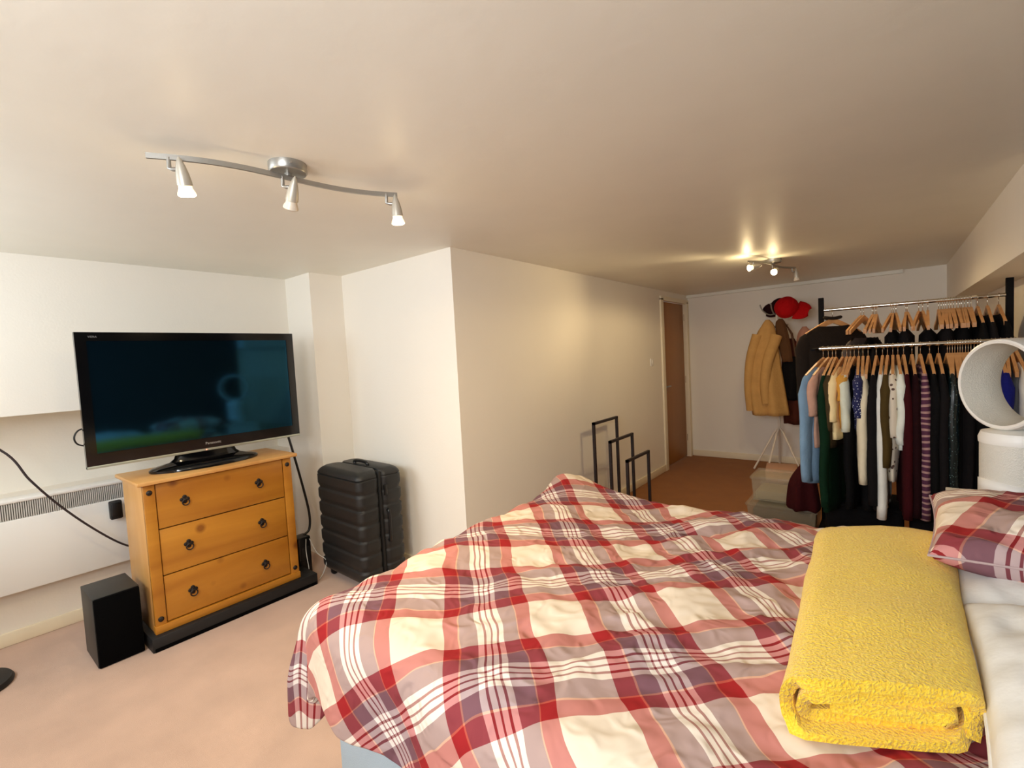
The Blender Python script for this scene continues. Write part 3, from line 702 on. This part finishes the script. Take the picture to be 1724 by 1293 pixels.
# name, category, label, hook x, near-end x, material, length below rail, sleeve, extra
FR = [
 ('denim_shirt', 'shirt', 'light blue denim shirt at the left end of the lower rail', -.350, -.440, fabric('denim', (132, 164, 192)), .86, .70, dict(swid=.07, th=.035)),
 ('tee_shirt', 'top', 'dusty pink short-sleeved top next to the denim shirt', -.322, -.392, fabric('pink', (206, 160, 138)), .62, .27, dict(swid=.052)),
 ('dress', 'dress', 'long dark green dress right of the dusty pink top', -.299, -.335, fabric('green', (14, 44, 26)), 1.04, .85, dict(swid=.05)),
 ('shirt', 'shirt', 'dark olive brown shirt behind the cream blouse', -.281, -.308, fabric('olive', (72, 58, 36)), .62, .36, dict(swid=.035)),
 ('blouse', 'blouse', 'cream yellow blouse with short sleeve on the lower rail', -.245, -.288, fabric('creamy', (252, 226, 170)), .56, .30, dict(swid=.045)),
 ('blouse', 'blouse', 'mustard orange blouse between the cream and pale mint tops', -.222, -.236, fabric('mustard', (214, 156, 70)), .50, .17, dict(swid=.035)),
 ('blouse', 'blouse', 'pale mint white top right of the mustard blouse', -.203, -.222, fabric('mint', (222, 226, 208)), .60, .36, dict(swid=.05)),
 ('dress', 'dress', 'long black dress hanging below the pale mint top', -.183, -.215, blk, 1.0, .85, dict(swid=.05, hw=.165)),
 ('patterned_jumper', 'jumper', 'navy jumper with white Nordic pattern on the lower rail', -.160, -.158, spots('nordic', (30, 34, 82), (206, 210, 222), 62, .22), .50, .27, dict(swid=.055)),
 ('fleece', 'fleece', 'cream fleece with a long sleeve below the navy patterned jumper', -.138, -.136, fabric('fleece', (234, 222, 192)), .70, .68, dict(swid=.05, hw=.195)),
 ('trousers', 'trousers', 'black trousers on a hanger beside the cream fleece', -.112, -.118, blk, 1.0, None, dict(hw=.17, flat=True, th=.04)),
 ('cardigan', 'cardigan', 'black cardigan left of the long white dress', -.071, -.085, blk2, .98, .8, dict(swid=.05)),
 ('dress', 'dress', 'long white dress partly behind the olive jacket', -.040, -.050, fabric('white', (236, 236, 228)), .98, .88, dict(swid=.04)),
 ('jacket', 'jacket', 'olive brown jacket in front of the long white dress', -.016, -.026, fabric('khaki', (78, 62, 30)), .66, .56, dict(swid=.062)),
 ('blouse', 'blouse', 'white blouse with dark floral print beside the olive jacket', .010, .008, spots('floral', (226, 214, 194), (96, 70, 60), 26, .2), .80, .38, dict(swid=.05)),
 ('shirt', 'shirt', 'white shirt beside the floral blouse', .034, .044, fabric('white2', (232, 236, 226)), .60, .42, dict(swid=.045)),
 ('dress', 'dress', 'long dark maroon dress right of the white shirt', .061, .072, fabric('maroon', (58, 10, 16)), 1.0, .86, dict(swid=.055)),
 ('dress', 'dress', 'blackish maroon dress left of the purple striped dress', .100, .108, fabric('maroon2', (34, 8, 12)), 1.0, .84, dict(swid=.05)),
 ('striped_dress', 'dress', 'purple dress with pale zigzag stripes on the lower rail', .138, .150, stripes('zigzag', (84, 40, 66), (176, 138, 132), 9), 1.0, .85, dict(swid=.045)),
 ('jacket', 'jacket', 'black jacket right of the purple striped dress', .180, .190, blk, .98, .80, dict(swid=.05)),
 ('coat', 'coat', 'long black coat left of the sequinned top', .219, .226, blk2, 1.02, .84, dict(swid=.05)),
 ('sequin_top', 'top', 'dark teal sequinned top between black garments', .258, .264, spots('sequins', (10, 24, 26), (120, 150, 150), 90, .18, .3), .80, .70, dict(swid=.035)),
 ('trousers', 'trousers', 'black trousers under the bare wooden hangers', .290, .290, blk, 1.02, None, dict(hw=.17, flat=True, th=.045)),
 ('trousers', 'trousers', 'charcoal trousers behind the silver fan', .335, .330, blk2, 1.02, None, dict(hw=.17, flat=True, th=.045)),
 ('trousers', 'trousers', 'black trousers hanging left of the blue top', .395, .395, blk, 1.0, None, dict(hw=.17, flat=True, th=.045)),
 ('jumper', 'jumper', 'royal blue jumper seen through the ring of the fan', .475, .470, fabric('blue', (24, 30, 120)), .60, .5, dict(swid=.06)),
 ('shirt', 'shirt', 'white shirt at the right end of the lower rail', .535, .545, fabric('white3', (236, 234, 226)), .60, .5, dict(swid=.05)),
]
sd = 0
for (nm, ct, lb, hx_, ex_, m_, ln, sl, ex) in FR:
    sd += 1.37
    rz = math.atan2(-.2, ex_-hx_)
    hanger(hx_, FY, FZ, rz, 'wooden hanger holding the ' + lb, 'wooden hangers on the lower rail')
    garment(nm, lb, ct, hx_, FY, FZ-.012, rz, m_, ln-.05, sleeve=sl, seed=sd, **ex)
ORD = ['leftmost', 'second', 'third', 'fourth', 'fifth', 'sixth', 'seventh', 'eighth', 'ninth', 'tenth', 'eleventh', 'twelfth', 'thirteenth', 'fourteenth', 'fifteenth', 'sixteenth', 'seventeenth', 'eighteenth', 'nineteenth']
def nth(i, n, what): return ('rightmost' if i == n-1 else ORD[i] + ('' if i == 0 else ' from left')) + ' of the ' + what
for i, x in enumerate((.268, .279, .302, .312, .322, .346, .357, .37, .383)):
    hanger(x, FY, FZ, R(-90 + random.uniform(-5, 5)), nth(i, 9, 'bare wooden hangers crowded left of the fan'), 'bare wooden hangers left of the fan')
for i, x in enumerate((.44, .455, .50, .515)):
    hanger(x, FY, FZ, R(-90 + random.uniform(-6, 6)), nth(i, 4, 'bare wooden hangers seen through the fan ring'), 'bare wooden hangers seen through the fan ring')
# back rail
BK = [
 ('jacket', 'jacket', 'dark brown jacket at the left end of the upper rail', -.335, -.50, -.115, fabric('darkbrown', (40, 32, 26)), .84, .66, dict(swid=.07, th=.05, hw=.205, collar=True)),
 ('top', 'top', 'grey top on the upper rail right of the dark brown jacket', -.166, -.235, -.17, fabric('greytop', (92, 84, 80)), .75, .3, dict(drop=.10)),
 ('top', 'top', 'black top on the upper rail beside the grey top', -.10, -.135, -.19, blk, .8, .5, dict(drop=.10)),
 ('top', 'top', 'charcoal top on the upper rail under a trio of hangers', -.075, -.09, -.2, blk2, .8, .5, dict(drop=.12)),
 ('trousers', 'trousers', 'black trousers in the middle of the upper rail', .015, .0, -.2, blk, .9, None, dict(hw=.18, flat=True, th=.045)),
 ('trousers', 'trousers', 'charcoal trousers right of centre on the upper rail', .083, .07, -.2, blk2, .9, None, dict(hw=.18, flat=True, th=.045)),
 ('trousers', 'trousers', 'black trousers left of the hanger cluster on the upper rail', .196, .19, -.2, blk, .9, None, dict(hw=.18, flat=True, th=.045)),
 ('trousers', 'trousers', 'dark trousers beneath the hanger cluster on the upper rail', .285, .28, -.2, blk2, .9, None, dict(hw=.18, flat=True, th=.045)),
 ('trousers', 'trousers', 'black trousers right of the hanger cluster, upper rail', .36, .36, -.2, blk, .9, None, dict(hw=.18, flat=True, th=.045)),
 ('jacket', 'jacket', 'black jacket towards the right end of the upper rail', .435, .44, -.2, blk, .9, .7, dict(swid=.06, th=.04)),
 ('jacket', 'jacket', 'charcoal jacket second from the right post on the upper rail', .480, .48, -.2, blk2, .9, .7, dict(swid=.06, th=.04)),
 ('jacket', 'jacket', 'black jacket against the right post of the upper rail', .530, .535, -.2, blk, .9, .7, dict(swid=.06, th=.04)),
]
for (nm, ct, lb, hx_, ex_, dy, m_, ln, sl, ex) in BK:
    sd += 1.37; rz = math.atan2(dy, ex_-hx_)
    hanger(hx_, BY, BZ, rz, 'wooden hanger holding the ' + lb, 'wooden hangers on the upper rail')
    garment(nm, lb, ct, hx_, BY, BZ-.012, rz, m_, ln-.05, sleeve=sl, seed=sd, **ex)
for i, (x, dx) in enumerate(((-.15, -.08), (-.093, -.05), (-.082, -.03), (.005, -.05), (.03, .02), (.09, .03), (.15, -.04), (.17, .02), (.25, 0), (.262, .02), (.275, -.02), (.298, 0), (.310, .01), (.322, 0), (.338, .01), (.352, 0), (.375, 0), (.39, .01), (.405, 0))):
    hanger(x, BY, BZ, math.atan2(-.2, dx), nth(i, 19, 'bare wooden hangers on the upper rail'), 'bare wooden hangers on the upper rail')

# ------------------------------------------------------------------ bladeless fan on a bedside cabinet
t = thing('bedside_cabinet', 'white bedside cabinet hidden behind the pillows', 'cabinet', (.40, 2.60, 0))
box('body', white_pl, t, -.20, .22, -.19, .19, .02, .755, .004); box('top', white_pl, t, -.215, .23, -.2, .2, .755, .775, .004)
for z in (.06, .30, .54):
    dr = box('drawer', white_pl, t, -.214, -.20, -.18, .18, z, z+.2, .003); lathe_o('knob', silver, dr, [(.006, 0), (.006, .012), (.014, .016), (.012, .026), (0, .028)], 14, Matrix.Translation((-.214, 0, z+.1)) @ Matrix.Rotation(R(-90), 4, 'Y'))
t = thing('bladeless_fan', 'white and silver bladeless ring fan behind the pillows', 'fan', (.380, 2.60, .778))
mesh_m = bpy.data.materials.new('perforated'); mesh_m.use_nodes = True; nt = mesh_m.node_tree; b = nt.nodes['Principled BSDF']
b.inputs['Base Color'].default_value = (*lin((222, 219, 208)), 1); b.inputs['Metallic'].default_value = .0; b.inputs['Roughness'].default_value = .45
tc = nt.nodes.new('ShaderNodeTexCoord'); v = nt.nodes.new('ShaderNodeTexVoronoi'); v.inputs['Scale'].default_value = 220
nt.links.new(tc.outputs['Object'], v.inputs['Vector']); bp = nt.nodes.new('ShaderNodeBump'); bp.inputs['Strength'].default_value = .5; bp.inputs['Distance'].default_value = .003
nt.links.new(v.outputs['Distance'], bp.inputs['Height']); nt.links.new(bp.outputs['Normal'], b.inputs['Normal'])
lathe_o('foot', white_pl, t, [(0, 0), (.108, 0), (.112, .006), (.112, .05), (.108, .056)], 48)
lathe_o('filter_grille', mesh_m, t, [(.109, .054), (.109, .245)], 48, None, True)
bm = bmesh.new(); n = 64
A_, B_ = [], []
for k in range(n):   # sloped white band around the foot
    a = 2*math.pi*k/n; zt = .075 - .03*math.sin(a*1.0+.9)
    A_.append((.1125*math.cos(a), .1125*math.sin(a), .045)); B_.append((.1125*math.cos(a), .1125*math.sin(a), zt))
loft(bm, [A_, B_], False); o_ = link('swoop_band', bm, white_pl, t, True); o_.modifiers.new('s', 'SOLIDIFY').thickness = .004
lathe_o('top_cap', white_pl, t, [(.112, .243), (.113, .262), (.105, .285), (.06, .296), (0, .298)], 48)
na = R(216)   # heading of the ring's front: towards the bed's foot
Mr = Matrix.Translation((0, 0, .298+.172)) @ Matrix.Rotation(na, 4, 'Z') @ Matrix.Rotation(R(90), 4, 'Y')
def ring(name, prof, m_):
    bm = bmesh.new(); rings = [[Mr @ Vector((r_*math.cos(a), r_*math.sin(a), z_)) for a in [2*math.pi*k/72 for k in range(72)]] for r_, z_ in prof]
    loft(bm, rings, False); return link(name, bm, m_, t, True, 40)
RO = .174
ring('outer_band', [(RO-.004, -.078), (RO, -.07), (RO, .06), (RO-.002, .076), (RO-.008, .080), (RO-.017, .078)], white_pl)
ring('inner_band', [(RO-.017, .078), (RO-.020, .06), (RO-.028, 0), (RO-.030, -.06), (RO-.018, -.08), (RO-.004, -.078)], mesh_m)

# ------------------------------------------------------------------ coat stand with coats, bags and caps
SX, SY = -1.0, 6.08
t = thing('coat_stand', 'white metal coat stand against the back wall', 'coat stand', (SX, SY, 0))
wm = mat('white_metal', (226, 214, 196), .4)
tubeo('pole', wm, t, [(0, 0, .48), (0, 0, 1.92)], .014)
for a in (100, 200, 250, 330):
    c, s = math.cos(R(a)), math.sin(R(a))
    tubeo('leg', wm, t, [(0, 0, .50), (.05*c, .05*s, .44), (.27*c, .27*s, .012)], .011)
gm = mat('hook_grey', (150, 144, 132), .4, .3)
for a in range(20, 380, 60):
    c, s = math.cos(R(a)), math.sin(R(a))
    tubeo('hook', gm, t, curve_pts([(0, 0, 1.80), (.07*c, .07*s, 1.78), (.14*c, .14*s, 1.83), (.17*c, .17*s, 1.90)], 5), .007)
    tubeo('hook', gm, t, curve_pts([(0, 0, 1.66), (.06*c, .06*s, 1.63), (.11*c, .11*s, 1.66)], 5), .006)
def hung(name, label, cat, loc, m, levels, seed, rz=0, sleeves=None, part='body'):
    """levels: (dx, dz, rx, ry)"""
    t = thing(name, label, cat, loc, rz)
    bm = bmesh.new(); rings = []; N = 40
    LV = curve_pts([Vector((a, b_, c)) for a, b_, c, _ in levels], 5); RY = curve_pts([Vector((e, 0, 0)) for _, _, _, e in levels], 5)
    for k, (p, q) in enumerate(zip(LV, RY)):
        u = k/len(LV); rings.append([(p.x + p.z*math.cos(a), q.x*math.sin(a)*(1+.35*u*math.sin(a*5+seed)) , p.y + .012*u*nz(math.cos(a)*3, math.sin(a)*3, seed)) for a in [2*math.pi*i/N for i in range(N)]])
    loft(bm, rings); link(part, bm, m, t, True)
    for (pts, r0) in sleeves or []:
        tubeo('sleeve', m, t, curve_pts(pts, 5), [r0*(1-.25*i/(5*(len(pts)-1))) for i in range(5*(len(pts)-1)+1)], 14)
    return t
tan = fabric('tan', (196, 152, 92))
hung('coat', 'tan coat hanging on the white coat stand', 'coat', (SX-.085, SY-.17, 0), tan,
     [(.02, 1.72, .02, .02), (.02, 1.66, .06, .05), (0, 1.52, .11, .08), (-.01, 1.2, .155, .10), (0, .90, .185, .115), (.03, .66, .185, .12)], 1.2, 0,
     [([(-.075, -.03, 1.56), (-.145, -.05, 1.30), (-.175, -.05, 1.0), (-.165, -.04, .71)], .058), ([(.11, -.04, 1.54), (.03, -.10, 1.25), (.0, -.11, 1.0), (.01, -.10, .80)], .06)])
hung('shoulder_bag', 'black bag hanging on the coat stand right of the tan coat', 'bag', (SX+.15, SY-.10, 0), blk,
     [(0, 1.30, .05, .03), (0, 1.22, .09, .06), (.01, 1.02, .11, .07), (0, .86, .085, .06), (0, .82, .05, .03)], 3.1)
tubeo('strap', mat('strap_brown', (96, 62, 40), .7), bpy.data.objects['shoulder_bag'], [(-.05, 0, 1.26), (-.10, .06, 1.55), (-.06, .08, 1.66), (0, .05, 1.55), (.045, 0, 1.26)], .012)
hung('scarf', 'brown scarf hanging down from a coat stand hook behind the black bag', 'scarf', (SX+.06, SY-.16, 0), fabric('brownscarf', (92, 62, 38)),
     [(0, 1.72, .02, .015), (0, 1.66, .05, .03), (.03, 1.45, .06, .03), (.06, 1.25, .05, .03)], 6.6)
hung('cardigan', 'dark maroon cardigan at the bottom right of the coat stand', 'cardigan', (SX+.14, SY-.03, 0), fabric('maroon3', (74, 34, 24)),
     [(0, 1.50, .03, .03), (.0, 1.35, .09, .05), (.02, .95, .12, .06), (.02, .55, .11, .06)], 2.4)
hung('top', 'dusty pink top hanging behind the dark brown jacket', 'top', (SX+.27, SY-.05, 0), fabric('pinktop', (178, 128, 106)),
     [(0, 1.62, .02, .02), (0, 1.52, .07, .05), (0, 1.25, .09, .06), (0, 1.1, .09, .06)], 5.4)
def cap(label, m, loc, rz, tilt, size):
    t = thing('baseball_cap', label, 'cap', loc, rz); t.rotation_euler = (R(tilt), R(12), rz); t.scale = (size,)*3
    lathe_o('crown', m, t, [(.092, 0), (.094, .025), (.086, .065), (.06, .098), (.025, .112), (0, .114)], 28)
    bm = bmesh.new(); rows = []
    for i in range(9):
        v = i/8; w_ = .085*math.sqrt(1-(v*.92)**2.4)
        rows.append([bm.verts.new((.07+.11*v - .02*abs(u)*0, w_*u, .006-.02*(u*u)*(.4+v))) for u in [-1+2*k/12 for k in range(13)]])
    for a, b_ in zip(rows, rows[1:]):
        for k in range(12): bm.faces.new((a[k], a[k+1], b_[k+1], b_[k]))
    o = link('peak', bm, m, t, True); o.modifiers.new('s', 'SOLIDIFY').thickness = .004
    lathe_o('button', m, t, [(.008, .112), (.006, .118), (0, .119)], 10)
cap('red baseball cap on top of the coat stand', fabric('redcap', (178, 12, 18)), (SX+.13, SY-.16, 1.82), R(-20), 62, 1.25)
cap('dark cap behind the red cap on the coat stand', fabric('darkcap', (40, 14, 16)), (SX+.03, SY-.06, 1.85), R(150), 60, 1.0)

# ------------------------------------------------------------------ boxes on the floor by the rack
def clear(name, rgb, alpha):
    M = bpy.data.materials.new(name); M.use_nodes = True; nt = M.node_tree; b = nt.nodes['Principled BSDF']
    b.inputs['Base Color'].default_value = (*lin(rgb), 1); b.inputs['Roughness'].default_value = .2; b.inputs['Alpha'].default_value = alpha
    return M
clr = clear('clear_plastic', (196, 184, 156), .25); cdark = mat('box_contents', (42, 34, 28), .8)
def storage(label, x, y, z, wx, wy, h, cont, hc):
    t = thing('storage_box', label, 'storage box', (x, y, z))
    bm = bmesh.new()
    for k, (f, zz) in enumerate(((.92, 0), (1, h))): pass
    A_ = [(sx_*wx/2*.93, sy_*wy/2*.93, 0) for sx_, sy_ in ((-1, -1), (1, -1), (1, 1), (-1, 1))]; B_ = [(p[0]/.93, p[1]/.93, h) for p in A_]
    V = loft(bm, [A_, B_], False); bm.faces.new(V[0]); o = link('tub', bm, clr, t); o.modifiers.new('s', 'SOLIDIFY').thickness = .003
    box('lid', clr, t, -wx/2-.012, wx/2+.012, -wy/2-.012, wy/2+.012, h, h+.022, .008)
    box('contents', cont, t, -wx/2*.86, wx/2*.86, -wy/2*.86, wy/2*.86, .006, hc, .02)
storage('clear plastic storage box with dark contents on the floor beside the rack', -.66, 4.17, 0, .46, .40, .20, cdark, .18)
storage('small clear plastic box stacked on the dark-filled storage box', -.72, 4.20, .223, .30, .30, .17, mat('pale_contents', (168, 150, 112), .8), .08)
t = thing('shoe_box', 'flat pinkish box on the floor under the coat stand', 'box', (-.93, 5.72, 0), R(8))
box('carton', mat('pink_card', (214, 168, 138), .8), t, -.14, .14, -.19, .19, 0, .10, .003); box('lid', mat('pink_card', (214, 168, 138), .8), t, -.145, .145, -.195, .195, .085, .12, .003)
t = hung('jumper', 'dark maroon jumper heaped on the storage box beside the denim shirt', 'jumper', (-.50, 3.98, 0), fabric('maroon4', (56, 12, 14)),
     [(.01, .57, .02, .02), (.01, .52, .06, .05), (-.01, .42, .09, .07), (-.01, .26, .11, .08), (-.01, .225, .10, .07)], 4.4)
for lb, x0, x1, h in (('black bag added to fill the dark area under the left of the clothes rack', -.36, .06, .36), ('charcoal bag added to fill the dark area under the right of the clothes rack', .09, .52, .33)):
    t = thing('filler_bag', lb, 'bag', ((x0+x1)/2, 3.98, 0)); hw_ = (x1-x0)/2  # bags added to darken the gap below the hanging clothes
    box('body', blk if x0 < 0 else blk2, t, -hw_, hw_, -.19, .19, 0, h-.02, .03, 3); box('lid', blk if x0 < 0 else blk2, t, -hw_-.004, hw_+.004, -.194, .194, h-.03, h, .012)
    tubeo('handle', blackm, t, curve_pts([(-.07, -.192, h*.55), (-.05, -.21, h*.48), (.05, -.21, h*.48), (.07, -.192, h*.55)], 4), .007)
